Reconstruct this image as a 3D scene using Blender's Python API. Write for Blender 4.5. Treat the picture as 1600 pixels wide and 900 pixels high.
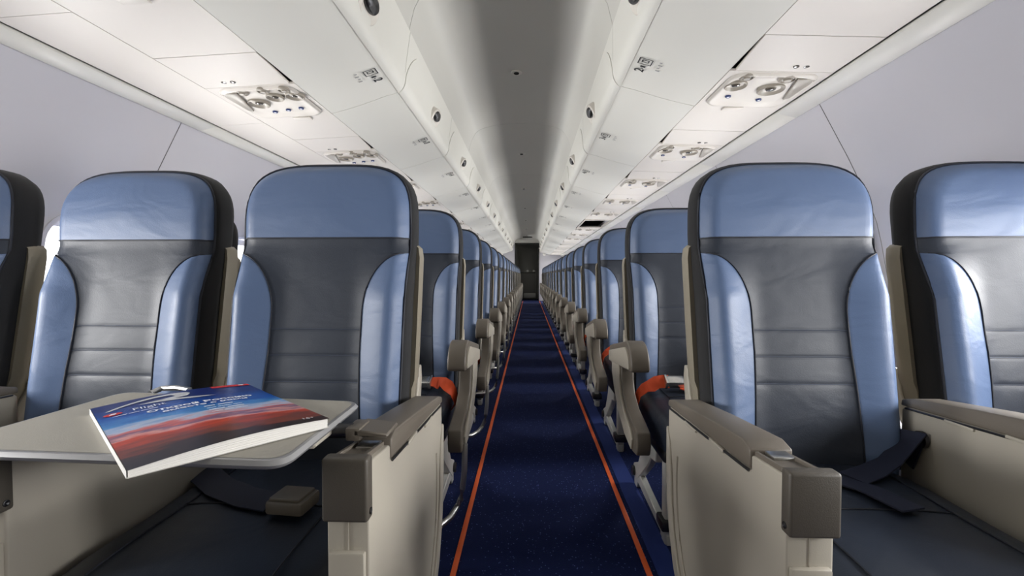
import bpy, bmesh, math, random
from mathutils import Vector, Matrix
random.seed(7)
for o in list(bpy.data.objects):
    bpy.data.objects.remove(o, do_unlink=True)
SC = bpy.context.scene
COL = SC.collection
R = math.radians

# ------------------------------------------------------------------ camera
H = 0.875                      # eye height above the cabin floor
FPX = 711.0
cam = bpy.data.cameras.new('camera')
cam.sensor_width = 36.0
cam.lens = 36.0 * FPX / 1600.0
cam.clip_start = 0.02
camo = bpy.data.objects.new('camera', cam)
COL.objects.link(camo)
camo.location = (0, 0, H)
camo.rotation_euler = (R(90) - math.atan(19.0 / FPX), 0, math.atan(27.0 / FPX))
SC.camera = camo

# ------------------------------------------------------------------ world, daylight, exposure
w = bpy.data.worlds.new('world')
SC.world = w
w.use_nodes = True
bg = w.node_tree.nodes['Background']
bg.inputs[0].default_value = (0.95, 0.97, 1.0, 1)
bg.inputs[1].default_value = 3.2
WINDOW_POWER = 13.3            # daylight entering each cabin window (W)
SC.view_settings.view_transform = 'Standard'
SC.view_settings.look = 'None'
SC.view_settings.gamma = 1.0
SC.view_settings.use_curve_mapping = False
SC.view_settings.exposure = -0.08

# ------------------------------------------------------------------ materials
def lin(c):
    return tuple(((v / 255.0) / 12.92 if v <= 10.3 else (((v / 255.0) + .055) / 1.055) ** 2.4) for v in c) + (1.0,)
def mat(name, rgb, rough=0.5, metal=0.0, var=0.0, vscale=8.0, bump=0.0, bscale=200.0, wrinkle=0.0, wscale=9.0, spec=0.5, sheen=0.0):
    m = bpy.data.materials.new(name)
    m.use_nodes = True
    nt = m.node_tree
    b = nt.nodes['Principled BSDF']
    b.inputs['Base Color'].default_value = lin(rgb)
    b.inputs['Roughness'].default_value = rough
    b.inputs['Metallic'].default_value = metal
    b.inputs['Specular IOR Level'].default_value = spec
    if sheen:
        b.inputs['Sheen Weight'].default_value = sheen
    tc = nt.nodes.new('ShaderNodeTexCoord')
    if var:
        n = nt.nodes.new('ShaderNodeTexNoise')
        n.inputs['Scale'].default_value = vscale
        n.inputs['Detail'].default_value = 5
        nt.links.new(tc.outputs['Object'], n.inputs['Vector'])
        mx = nt.nodes.new('ShaderNodeMix'); mx.data_type = 'RGBA'
        c = lin(rgb)
        mx.inputs['A'].default_value = tuple(max(0, v * (1 - var)) for v in c[:3]) + (1,)
        mx.inputs['B'].default_value = tuple(min(1, v * (1 + var)) for v in c[:3]) + (1,)
        nt.links.new(n.outputs['Fac'], mx.inputs['Factor'])
        nt.links.new(mx.outputs['Result'], b.inputs['Base Color'])
    last = None
    if bump:
        n2 = nt.nodes.new('ShaderNodeTexNoise')
        n2.inputs['Scale'].default_value = bscale
        n2.inputs['Detail'].default_value = 2
        nt.links.new(tc.outputs['Object'], n2.inputs['Vector'])
        bp = nt.nodes.new('ShaderNodeBump')
        bp.inputs['Strength'].default_value = bump
        bp.inputs['Distance'].default_value = 0.001
        nt.links.new(n2.outputs['Fac'], bp.inputs['Height'])
        last = bp
    if wrinkle:
        mp = nt.nodes.new('ShaderNodeMapping')
        mp.inputs['Scale'].default_value = (1.0, 1.0, 2.2)
        mp.inputs['Rotation'].default_value = (0, R(25), 0)
        nt.links.new(tc.outputs['Object'], mp.inputs['Vector'])
        n3 = nt.nodes.new('ShaderNodeTexNoise')
        n3.inputs['Scale'].default_value = wscale
        n3.inputs['Detail'].default_value = 2.5
        n3.inputs['Distortion'].default_value = 0.6
        nt.links.new(mp.outputs['Vector'], n3.inputs['Vector'])
        bp2 = nt.nodes.new('ShaderNodeBump')
        bp2.inputs['Strength'].default_value = wrinkle
        bp2.inputs['Distance'].default_value = 0.02
        nt.links.new(n3.outputs['Fac'], bp2.inputs['Height'])
        if last: nt.links.new(last.outputs['Normal'], bp2.inputs['Normal'])
        last = bp2
    if last:
        nt.links.new(last.outputs['Normal'], b.inputs['Normal'])
    return m

M = {}
M['blue'] = mat('blue_leather', (88, 108, 143), .46, var=.08, vscale=6, bump=.25, bscale=420, wrinkle=.26, wscale=6)
M['charcoal'] = mat('charcoal_leather', (42, 49, 62), .5, var=.10, vscale=6, bump=.25, bscale=420, wrinkle=.18, wscale=6)
M['navy_leather'] = mat('navy_seat_leather', (36, 43, 56), .42, var=.12, vscale=6, bump=.25, bscale=420, wrinkle=.15)
M['black_cloth'] = mat('black_cover_cloth', (17, 18, 22), .85, bump=.5, bscale=600, sheen=.1)
M['piping'] = mat('dark_piping', (28, 32, 44), .6)
M['thread'] = mat('stitch_thread', (60, 68, 86), .7)
M['beige'] = mat('beige_plastic', (172, 166, 154), .42, bump=.12, bscale=500)
M['taupe'] = mat('taupe_plastic', (104, 97, 88), .45, bump=.2, bscale=600)
M['cap'] = mat('dark_taupe_plastic', (80, 75, 68), .5, bump=.25, bscale=600)
M['metal'] = mat('brushed_metal', (190, 190, 188), .3, 1.0)
M['darkmetal'] = mat('dark_metal', (80, 80, 82), .4, 1.0)
M['castmetal'] = mat('cast_aluminium', (196, 196, 192), .4, .25)
M['shell'] = mat('grey_beige_shell', (140, 133, 118), .45, bump=.12, bscale=500)
M['traytop'] = mat('tray_grey_plastic', (168, 164, 154), .5, var=.06, vscale=300, bump=.2, bscale=700)
M['trayrim'] = mat('tray_rim', (160, 160, 162), .35, .3)
M['orange_web'] = mat('orange_webbing', (226, 84, 40), .6, bump=.4, bscale=500)
M['navy_web'] = mat('navy_webbing', (24, 30, 52), .65, bump=.4, bscale=500)
M['buckle'] = mat('buckle_metal', (205, 205, 202), .25, .9)
M['dark'] = mat('black_void', (8, 8, 8), .9)
M['binwhite'] = mat('bin_white', (216, 215, 209), .4, var=.02, vscale=3)
M['panelwhite'] = mat('service_panel_white', (206, 201, 195), .45, var=.03, vscale=3)
M['podwhite'] = mat('pod_white', (208, 203, 196), .4)
M['dish'] = mat('lamp_dish_grey', (150, 144, 134), .35)
M['lens'] = mat('lamp_lens', (70, 66, 60), .15)
M['button'] = mat('blue_button', (34, 52, 104), .35)
M['wall'] = mat('sidewall_grey', (202, 201, 208), .55, var=.02, vscale=3)
M['ceil'] = mat('ceiling_panel', (196, 195, 190), .42)
M['hull'] = mat('hull_lining', (96, 96, 92), .9)
M['navytrim'] = mat('orange_floor_strip', (214, 92, 40), .55, var=.15, vscale=6)
M['plainblue'] = mat('plain_blue_carpet', (11, 38, 102), .95, bump=.6, bscale=500)
M['paper'] = mat('paper', (236, 234, 230), .7)
M['whiteprint'] = mat('white_print', (235, 238, 245), .6)
M['silverprint'] = mat('silver_print', (196, 198, 204), .5)
M['redprint'] = mat('red_print', (206, 40, 44), .5)
M['blackprint'] = mat('black_print', (35, 35, 38), .6)
M['greyprint'] = mat('grey_print', (150, 150, 150), .6)
M['galley'] = mat('galley_grey', (140, 140, 134), .4, .1)
M['galleydark'] = mat('galley_dark', (36, 36, 36), .7)
M['kick_glint'] = mat('kick_plate_glint', (215, 215, 212), .35, .2)  # near-white colour stands in for a reflection low on the door

def carpet():
    m = bpy.data.materials.new('navy_speckled_carpet'); m.use_nodes = True
    nt = m.node_tree; b = nt.nodes['Principled BSDF']
    b.inputs['Roughness'].default_value = .95
    b.inputs['Specular IOR Level'].default_value = .15
    tc = nt.nodes.new('ShaderNodeTexCoord')
    v = nt.nodes.new('ShaderNodeTexVoronoi'); v.inputs['Scale'].default_value = 75
    nt.links.new(tc.outputs['Object'], v.inputs['Vector'])
    r = nt.nodes.new('ShaderNodeValToRGB')
    r.color_ramp.elements[0].position = 0.10; r.color_ramp.elements[0].color = lin((92, 112, 170))
    r.color_ramp.elements[1].position = 0.17; r.color_ramp.elements[1].color = lin((20, 32, 76))
    nt.links.new(v.outputs['Distance'], r.inputs['Fac'])
    n = nt.nodes.new('ShaderNodeTexNoise'); n.inputs['Scale'].default_value = 260
    nt.links.new(tc.outputs['Object'], n.inputs['Vector'])
    mx = nt.nodes.new('ShaderNodeMix'); mx.data_type = 'RGBA'; mx.blend_type = 'MULTIPLY'
    mx.inputs['Factor'].default_value = .5
    nt.links.new(r.outputs['Color'], mx.inputs['A']); nt.links.new(n.outputs['Color'], mx.inputs['B'])
    nt.links.new(mx.outputs['Result'], b.inputs['Base Color'])
    bp = nt.nodes.new('ShaderNodeBump'); bp.inputs['Strength'].default_value = .6; bp.inputs['Distance'].default_value = .003
    nt.links.new(n.outputs['Fac'], bp.inputs['Height']); nt.links.new(bp.outputs['Normal'], b.inputs['Normal'])
    return m
M['carpet'] = carpet()

def pane_mat():
    m = bpy.data.materials.new('window_pane'); m.use_nodes = True
    nt = m.node_tree; nt.nodes.remove(nt.nodes['Principled BSDF'])
    t = nt.nodes.new('ShaderNodeBsdfTransparent'); g = nt.nodes.new('ShaderNodeBsdfGlossy')
    g.inputs['Roughness'].default_value = .05
    mx = nt.nodes.new('ShaderNodeMixShader'); mx.inputs[0].default_value = .06
    nt.links.new(t.outputs[0], mx.inputs[1]); nt.links.new(g.outputs[0], mx.inputs[2])
    nt.links.new(mx.outputs[0], nt.nodes['Material Output'].inputs[0])
    return m
M['pane'] = pane_mat()

def cover_mat():
    """printed landscape: dark blue sky, pale band, pink cloud, red ridge, brown foreground (object coords, x across, y up the page)"""
    m = bpy.data.materials.new('magazine_cover_print'); m.use_nodes = True
    nt = m.node_tree; b = nt.nodes['Principled BSDF']; b.inputs['Roughness'].default_value = .28
    tc = nt.nodes.new('ShaderNodeTexCoord')
    sp = nt.nodes.new('ShaderNodeSeparateXYZ'); nt.links.new(tc.outputs['Object'], sp.inputs[0])
    mp = nt.nodes.new('ShaderNodeMapping'); mp.inputs['Scale'].default_value = (9, 30, 1)
    nt.links.new(tc.outputs['Object'], mp.inputs['Vector'])
    n = nt.nodes.new('ShaderNodeTexNoise'); n.inputs['Scale'].default_value = 1.6; n.inputs['Detail'].default_value = 7
    nt.links.new(mp.outputs['Vector'], n.inputs['Vector'])
    # t = 0.5 - y/len + noise
    a = nt.nodes.new('ShaderNodeMath'); a.operation = 'MULTIPLY_ADD'
    a.inputs[1].default_value = -1.0 / .31; a.inputs[2].default_value = .32
    nt.links.new(sp.outputs['Y'], a.inputs[0])
    c = nt.nodes.new('ShaderNodeMath'); c.operation = 'MULTIPLY_ADD'
    c.inputs[1].default_value = .30
    nt.links.new(n.outputs['Fac'], c.inputs[0]); nt.links.new(a.outputs[0], c.inputs[2])
    d = nt.nodes.new('ShaderNodeMath'); d.operation = 'MULTIPLY_ADD'
    d.inputs[1].default_value = -.45
    nt.links.new(sp.outputs['X'], d.inputs[0]); nt.links.new(c.outputs[0], d.inputs[2])
    r = nt.nodes.new('ShaderNodeValToRGB'); cr = r.color_ramp
    stops = [(.08, (22, 42, 112)), (.30, (18, 84, 176)), (.45, (80, 148, 212)), (.52, (190, 200, 224)), (.57, (214, 110, 104)),
             (.62, (120, 96, 130)), (.66, (226, 160, 156)), (.70, (206, 76, 50)), (.76, (168, 70, 54)), (.81, (112, 62, 56)), (.86, (132, 66, 50)), (.91, (62, 44, 42)), (1.0, (44, 36, 36))]
    cr.elements[0].position = stops[0][0]; cr.elements[0].color = lin(stops[0][1])
    cr.elements[1].position = stops[-1][0]; cr.elements[1].color = lin(stops[-1][1])
    for p, col in stops[1:-1]:
        e = cr.elements.new(p); e.color = lin(col)
    nt.links.new(d.outputs[0], r.inputs['Fac'])
    nt.links.new(r.outputs['Color'], b.inputs['Base Color'])
    return m
M['cover'] = cover_mat()

# ------------------------------------------------------------------ mesh helpers
class MB:
    def __init__(s): s.bm = bmesh.new()
    def merge(s, other_bm):
        me = bpy.data.meshes.new('tmp'); other_bm.to_mesh(me); other_bm.free()
        s.bm.from_mesh(me); bpy.data.meshes.remove(me); return s
    def box(s, lo, hi, bev=0.0, seg=2, rot=None, piv=None):
        b = bmesh.new()
        bmesh.ops.create_cube(b, size=1)
        lo = Vector(lo); hi = Vector(hi); sz = hi - lo; ce = (hi + lo) / 2
        for v in b.verts: v.co = Vector((v.co.x * sz.x, v.co.y * sz.y, v.co.z * sz.z)) + ce
        if bev: bmesh.ops.bevel(b, geom=b.edges[:], offset=min(bev, min(sz) * .49), segments=seg, affect='EDGES', profile=.5)
        if rot: bmesh.ops.rotate(b, cent=piv or ce, matrix=rot, verts=b.verts)
        return s.merge(b)
    def prism(s, pts, axis, a, c, bev=0.0, seg=2):
        """polygon pts in the plane normal to axis, extruded a..c. axis x: pts=(y,z); y: (x,z); z: (x,y)"""
        b = bmesh.new()
        def P(p, t):
            return {'x': (t, p[0], p[1]), 'y': (p[0], t, p[1]), 'z': (p[0], p[1], t)}[axis]
        v0 = [b.verts.new(P(p, a)) for p in pts]; v1 = [b.verts.new(P(p, c)) for p in pts]
        n = len(pts)
        b.faces.new(v0[::-1]); b.faces.new(v1)
        for i in range(n): b.faces.new((v0[i], v0[(i + 1) % n], v1[(i + 1) % n], v1[i]))
        bmesh.ops.recalc_face_normals(b, faces=b.faces)
        if bev:
            es = [e for e in b.edges if e.calc_face_angle(0) > .6]
            bmesh.ops.bevel(b, geom=es, offset=bev, segments=seg, affect='EDGES', profile=.5, clamp_overlap=True)
        return s.merge(b)
    def grid(s, rows, closed=False, flip=False):
        b = s.bm
        vs = [[b.verts.new(p) for p in r] for r in rows]
        for i in range(len(vs) - 1):
            n = len(vs[i])
            for j in range(n if closed else n - 1):
                k = (j + 1) % n
                f = (vs[i][j], vs[i][k], vs[i + 1][k], vs[i + 1][j])
                try: b.faces.new(f[::-1] if flip else f)
                except ValueError: pass
        return vs
    def tube(s, path, r, seg=8, cap=True, flat=None):
        """flat=(a,b): elliptical section"""
        path = [Vector(p) for p in path]
        rings = []
        up = Vector((0, 0, 1))
        for i, p in enumerate(path):
            t = (path[min(i + 1, len(path) - 1)] - path[max(i - 1, 0)]).normalized()
            ref = up if abs(t.dot(up)) < .95 else Vector((1, 0, 0))
            a = t.cross(ref).normalized(); c = a.cross(t).normalized()
            ra, rb = flat if flat else (r, r)
            rings.append([p + a * ra * math.cos(2 * math.pi * k / seg) + c * rb * math.sin(2 * math.pi * k / seg) for k in range(seg)])
        vs = s.grid(rings, closed=True)
        if cap:
            s.bm.faces.new(vs[0][::-1]); s.bm.faces.new(vs[-1])
        return s
    def ribbon(s, path, side, wd, th):
        """flat strap: path points, side vectors, width, thickness"""
        rows = []
        path = [Vector(p) for p in path]
        for i, p in enumerate(path):
            t = (path[min(i + 1, len(path) - 1)] - path[max(i - 1, 0)]).normalized()
            sd = Vector(side[i] if isinstance(side, list) else side); sd = (sd - t * sd.dot(t)).normalized()
            n = t.cross(sd).normalized()
            rows.append([p + sd * wd / 2 + n * th / 2, p - sd * wd / 2 + n * th / 2, p - sd * wd / 2 - n * th / 2, p + sd * wd / 2 - n * th / 2])
        vs = s.grid(rows, closed=True)
        s.bm.faces.new(vs[0][::-1]); s.bm.faces.new(vs[-1])
        return s
    def lathe(s, prof, seg=20, mtx=None):
        """prof list of (r,z) about local z"""
        rows = []
        for r, z in prof:
            rows.append([Vector((r * math.cos(2 * math.pi * k / seg), r * math.sin(2 * math.pi * k / seg), z)) for k in range(seg)])
        if mtx: rows = [[mtx @ p for p in q] for q in rows]
        vs = s.grid(rows, closed=True)
        if prof[0][0] > 1e-6: s.bm.faces.new(vs[0][::-1])
        if prof[-1][0] > 1e-6: s.bm.faces.new(vs[-1])
        return s
    def mesh(s, name, m, sharp=40, recalc=True):
        bmesh.ops.remove_doubles(s.bm, verts=s.bm.verts, dist=1e-6)
        if recalc: bmesh.ops.recalc_face_normals(s.bm, faces=s.bm.faces)
        me = bpy.data.meshes.new(name); s.bm.to_mesh(me); s.bm.free()
        if m: me.materials.append(M[m] if isinstance(m, str) else m)
        me.polygons.foreach_set('use_smooth', [True] * len(me.polygons))
        me.set_sharp_from_angle(angle=R(sharp))
        return me
    def build(s, name, m, parent=None, sharp=40, recalc=True):
        return put(name, s.mesh(name, m, sharp, recalc), parent)

def put(name, me, parent=None, loc=None):
    o = bpy.data.objects.new(name, me); COL.objects.link(o)
    if parent: o.parent = parent
    if loc: o.location = loc
    return o
def empty(name, loc=(0, 0, 0)):
    o = bpy.data.objects.new(name, None); COL.objects.link(o); o.location = loc; o.empty_display_size = .1
    return o
def tag(o, label, cat, group=None):
    o['label'] = label; o['category'] = cat
    if group: o['group'] = group
    return o
def struct(o, label=None):
    o['kind'] = 'structure'
    if label: o['label'] = label
    return o
def kids(o): return list(o.children)
def copy_tree(o, parent=None):
    c = o.copy(); COL.objects.link(c); c.parent = parent
    for ch in KIDS.get(o.name, []):
        copy_tree(ch, c)
    return c
KIDS = {}
def register(o):
    ch = [x for x in bpy.data.objects if x.parent == o]
    KIDS[o.name] = ch
    for x in ch: register(x)

def text_mesh(body, size, m, bold=0.0, align='LEFT', sx=1.0):
    cu = bpy.data.curves.new('lettering', 'FONT'); cu.body = body; cu.size = size; cu.align_x = align
    cu.offset = bold; cu.resolution_u = 3
    o = bpy.data.objects.new('lettering_tmp', cu); COL.objects.link(o)
    dg = bpy.context.evaluated_depsgraph_get(); dg.update()
    me = bpy.data.meshes.new_from_object(o.evaluated_get(dg))
    bpy.data.objects.remove(o); bpy.data.curves.remove(cu)
    if sx != 1.0:
        for v in me.vertices: v.co.x *= sx
    me.materials.clear(); me.materials.append(M[m])
    return me

ORD = ['first', 'second', 'third', 'fourth', 'fifth', 'sixth', 'seventh', 'eighth', 'ninth', 'tenth', 'eleventh', 'twelfth', 'thirteenth',
       'fourteenth', 'fifteenth', 'sixteenth', 'seventeenth', 'eighteenth', 'nineteenth', 'twentieth', 'twenty-first', 'twenty-second']
YB, YE = -.8, 15.9            # front bulkhead and rear partition
PITCH = 0.787
NROW = 18
SIDE = {'L': 'three-seat side', 'R': 'two-seat side'}

# ------------------------------------------------------------------ shell: floor
def shell():
    f = MB().box((-1.82, YB, -.05), (1.50, YE + 1.4, 0)).build('floor', 'carpet')
    struct(f)
    for n, x in ((1, -.222), (2, .352)):
        t = MB().box((x - .0085, YB, -.001), (x + .0085, YE, .004), .0015).build('trim_%d' % n, 'navytrim')
        struct(t, 'narrow orange strip along the edge of the aisle carpet')
    for n, (a, b) in ((3, (.378, .445)),):
        t = MB().box((a, YB, -.001), (b, YE, .002)).build('trim_%d' % n, 'plainblue')
        struct(t, 'plain blue carpet band outside the orange strip')

# wall profiles as (z, x)
PROF = {'L': [(1.66, -1.455), (1.60, -1.50), (1.547, -1.533), (1.342, -1.642), (1.22, -1.692), (1.1, -1.735), (.99, -1.762), (.875, -1.785), (.74, -1.80), (.6, -1.80), (.3, -1.79), (0, -1.76)],
        'R': [(1.66, 1.075), (1.60, 1.12), (1.5525, 1.15), (1.319, 1.276), (1.22, 1.325), (1.1, 1.375), (.99, 1.402), (.875, 1.425), (.74, 1.438), (.6, 1.44), (.3, 1.43), (0, 1.40)]}
BAY = .505
WSEAM = {'L': 1.966, 'R': 1.867}
WZ0, WZ1, WHW = .775, 1.095, .125
def wx(side, z):
    p = PROF[side]
    for (z1, x1), (z0, x0) in zip(p[:-1], p[1:]):
        if z0 <= z <= z1:
            return x0 + (x1 - x0) * (z - z0) / (z1 - z0)
    return p[0][1] if z > p[0][0] else p[-1][1]
def rrect(hw, z0, z1, r, n):
    """rounded rectangle loop of 4n points, (y,z)"""
    out = []
    for cx, cz, a0 in ((hw - r, z1 - r, 0), (-hw + r, z1 - r, 90), (-hw + r, z0 + r, 180), (hw - r, z0 + r, 270)):
        for k in range(n):
            a = R(a0 + 90 * k / (n - 1))
            out.append((cx + r * math.cos(a), cz + r * math.sin(a)))
    return out
def in_frame(p):
    v = camo.rotation_euler.to_matrix().transposed() @ (Vector(p) - camo.location)
    if v.z > -.02: return False
    return abs(FPX * v.x / -v.z) < 800 and abs(FPX * v.y / -v.z) < 450
def walls():
    n = 7
    wn = 0
    for side, sg in (('L', -1), ('R', 1)):
        root = empty('wall_left' if side == 'L' else 'wall_right', (0, 0, 0))
        struct(root)
        # one sidewall panel = two window bays, window holes cut through
        def bay(mb, yc, y_lo, y_hi):
            inner = rrect(WHW, WZ0, WZ1, .085, n)
            zlo, zhi = .70, 1.20
            outer = []
            for (y, z) in inner:
                dy, dz = y, z - (WZ0 + WZ1) / 2
                outer.append((y, z))
            # match outer points on a rectangle, corner arcs spread along the rectangle sides
            hy0, hy1 = y_lo - yc, y_hi - yc
            outp = []
            for q, (cy, cz) in enumerate(((hy1, zhi), (hy0, zhi), (hy0, zlo), (hy1, zlo))):
                for k in range(n):
                    t = k / (n - 1)
                    iy, iz = inner[q * n + k]
                    if q == 0: p = (cy, iz + (cz - iz) * min(1, 2 * t)) if t < .5 else (cy if t == .5 else iy + (cy - iy) * (2 - 2 * t), cz)
                    elif q == 1: p = (iy + (cy - iy) * min(1, 2 * t), cz) if t <= .5 else (cy, iz + (cz - iz) * (2 - 2 * t))
                    elif q == 2: p = (cy, iz + (cz - iz) * min(1, 2 * t)) if t <= .5 else (iy + (cy - iy) * (2 - 2 * t), cz)
                    else: p = (iy + (cy - iy) * min(1, 2 * t), cz) if t <= .5 else (cy, iz + (cz - iz) * (2 - 2 * t))
                    outp.append(p)
            rows = []
            for t in (0, .35, 1):
                rows.append([(wx(side, a[1] + (b_[1] - a[1]) * t), yc + a[0] + (b_[0] - a[0]) * t, a[1] + (b_[1] - a[1]) * t) for a, b_ in zip(inner, outp)])
            # reveal going outwards
            rows.insert(0, [(p[0] + sg * .035, yc + (p[1] - yc) * .97, .935 + (p[2] - .935) * .97) for p in rows[0]])
            mb.grid(rows, closed=True)
            for zs in ([1.66, 1.60, 1.547, 1.44, 1.342, 1.20], [.70, .6, .45, .3, .15, 0]):
                mb.grid([[(wx(side, z), y_lo, z), (wx(side, z), y_hi, z)] for z in zs])
        me = None
        k0 = math.ceil((YB - WSEAM[side]) / (2 * BAY)); k1 = int((YE - WSEAM[side]) / (2 * BAY)) + 1
        g = .0018
        mb = MB()
        bay(mb, -BAY / 2, -BAY + g, 0); bay(mb, BAY / 2, 0, BAY - g)
        pm = mb.mesh('sidewall_panel', 'wall', 35)
        fr = MB()
        lo = rrect(WHW + .016, WZ0 - .016, WZ1 + .016, .098, n); li = rrect(WHW, WZ0, WZ1, .085, n)
        fr.grid([[(wx(side, z) - sg * d, y, z) for (y, z) in L] for L, d in ((lo, .0), (lo, .006), (li, .006), (li, -.03))], closed=True)
        fm = fr.mesh('window_frame', 'wall', 35)
        pn = MB(); loop = rrect(WHW, WZ0, WZ1, .085, n)
        pn.bm.faces.new([pn.bm.verts.new((wx(side, z) + sg * .028, y, z)) for y, z in loop])
        pam = pn.mesh('pane', 'pane')
        sh = MB(); zt = WZ1 - .035
        pts = [(y, z) for y, z in loop if z > zt]
        pts = sorted(pts, key=lambda p: p[0])
        sh.grid([[(wx(side, z) + sg * .018, y, max(z, zt)) for y, z in pts], [(wx(side, zt) + sg * .018, y, zt) for y, z in pts]])
        shm = sh.mesh('window_shade', 'wall')
        cl = MB(); cl.bm.faces.new([cl.bm.verts.new((wx(side, z) + sg * .018, y, z)) for y, z in loop]); shc = cl.mesh('window_shade', 'wall')  # shut shade, added at the rearmost windows to dim the far end
        for k in range(k0, k1):
            yc = WSEAM[side] + (2 * k + 1) * BAY
            if yc + BAY > YE + .6 or yc - BAY < YB - .9: continue
            o = put('wall_panel', pm, root, (0, yc, 0))
            for q in (-.5, .5):
                yw = yc + q * BAY
                wn += 1
                we = empty('window_%d' % wn, (0, yw, 0)); struct(we)
                put('window_frame', fm, we); put('pane', pam, we); put('window_shade', shm if yw < 15.5 else shc, we)
                if YB < yw < 15.5:
                    l = bpy.data.lights.new('window_daylight', 'AREA'); l.shape = 'RECTANGLE'; l.size = .24; l.size_y = .30
                    l.energy = WINDOW_POWER; l.color = (1.0, .985, .96); l.spread = R(170)
                    xl = wx(side, .935) + sg * .05
                    seen = any(in_frame((xl, yw + dy, .935 + dz)) for dy in (-.12, 0, .12) for dz in (-.15, 0, .15))
                    nm = 'window_daylight' if seen else 'window_%s_%d_offscreen' % ('left' if side == 'L' else 'right', wn)
                    l.name = nm
                    lo_ = bpy.data.objects.new(nm, l); COL.objects.link(lo_)
                    lo_.location = (wx(side, .935) + sg * .05, yw, .935)
                    lo_.rotation_euler = (0, R(90) if side == 'L' else R(-90), 0)
                    lo_.rotation_euler = Vector((-sg, 0, -.05)).to_track_quat('-Z', 'Y').to_euler()
        # backing added behind the panel joints to stop light leaking in
        bk = MB()
        for zs in ([1.70, 1.6, 1.547, 1.342, 1.20], [.70, .6, .3, 0]):
            bk.grid([[(wx(side, z) + sg * .012, YB, z), (wx(side, z) + sg * .012, YE, z)] for z in zs])
        for k in range(k0 - 1, k1 + 1):
            ys = WSEAM[side] + 2 * k * BAY
            if YB < ys < YE: bk.grid([[(wx(side, z) + sg * .010, ys - .03, z), (wx(side, z) + sg * .010, ys + .03, z)] for z in (1.20, 1.1, .99, .875, .74, .70)])
        bo = bk.build('joint_backing', 'hull', root)
    # hull above everything keeps stray light out
    pts = [(PROF['L'][0][1] - .03, 1.62), (-1.45, 1.95), (-1.05, 2.3), (-.2, 2.42), (.65, 2.3), (1.08, 1.95), (PROF['R'][0][1] + .03, 1.62)]
    hb = MB(); hb.grid([[(x, YB - .05, z) for x, z in pts], [(x, YE + 1.4, z) for x, z in pts]])
    struct(hb.build('ceiling_backing', 'hull'), 'unseen shell added above the ceiling panels to block outside light')

# ------------------------------------------------------------------ ceiling panels
def ceiling():
    root = empty('ceiling'); struct(root)
    cs = []
    L0, R0, C = (-.53, 1.935), (.362, 1.935), -.085
    # curved section: steep coves by the bins, shallow crown in the middle
    for k in range(29):
        t = -1 + 2 * k / 28
        x = C + t * .455
        z = 2.205 - .08 * t * t - .20 * abs(t) ** 12
        cs.append((x, z))
    me = MB(); L = 1.98
    me.grid([[(x, -L / 2 + .002, z) for x, z in cs], [(x, 0, z) for x, z in cs], [(x, L / 2 - .002, z) for x, z in cs]])
    # turned-up edges so that the joint reads as a dark line
    for s in (-1, 1):
        me.grid([[(x, s * (L / 2 - .002), z) for x, z in cs], [(x, s * (L / 2 - .002), z + .012) for x, z in cs]])
    pm = me.mesh('ceiling_panel', 'ceil', 60)
    y = 4.0 + L / 2 - 4 * L
    sc = MB(); sc.lathe([(0.0001, -.009), (.016, -.009), (.019, -.001)], 14)
    sm = sc.mesh('fastener', 'dark')
    rg = MB(); rg.lathe([(.019, -.005), (.038, -.003), (.040, .004)], 18); rm = rg.mesh('fastener_ring', 'binwhite')
    while y - L / 2 < YE:
        o = put('ceiling_panel', pm, root, (0, y, 0))
        s = put('fastener', sm, o, (C, 0, 2.203)); put('fastener_ring', rm, o, (C, 0, 2.204))
        y += L
    # backing added directly above joints to block light
    MB().grid
    b = MB(); b.grid([[(x, YB, z + .014) for x, z in cs], [(x, YE + 1.3, z + .014) for x, z in cs]])
    b.build('joint_backing', 'hull', root)

shell(); walls(); ceiling()

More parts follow.
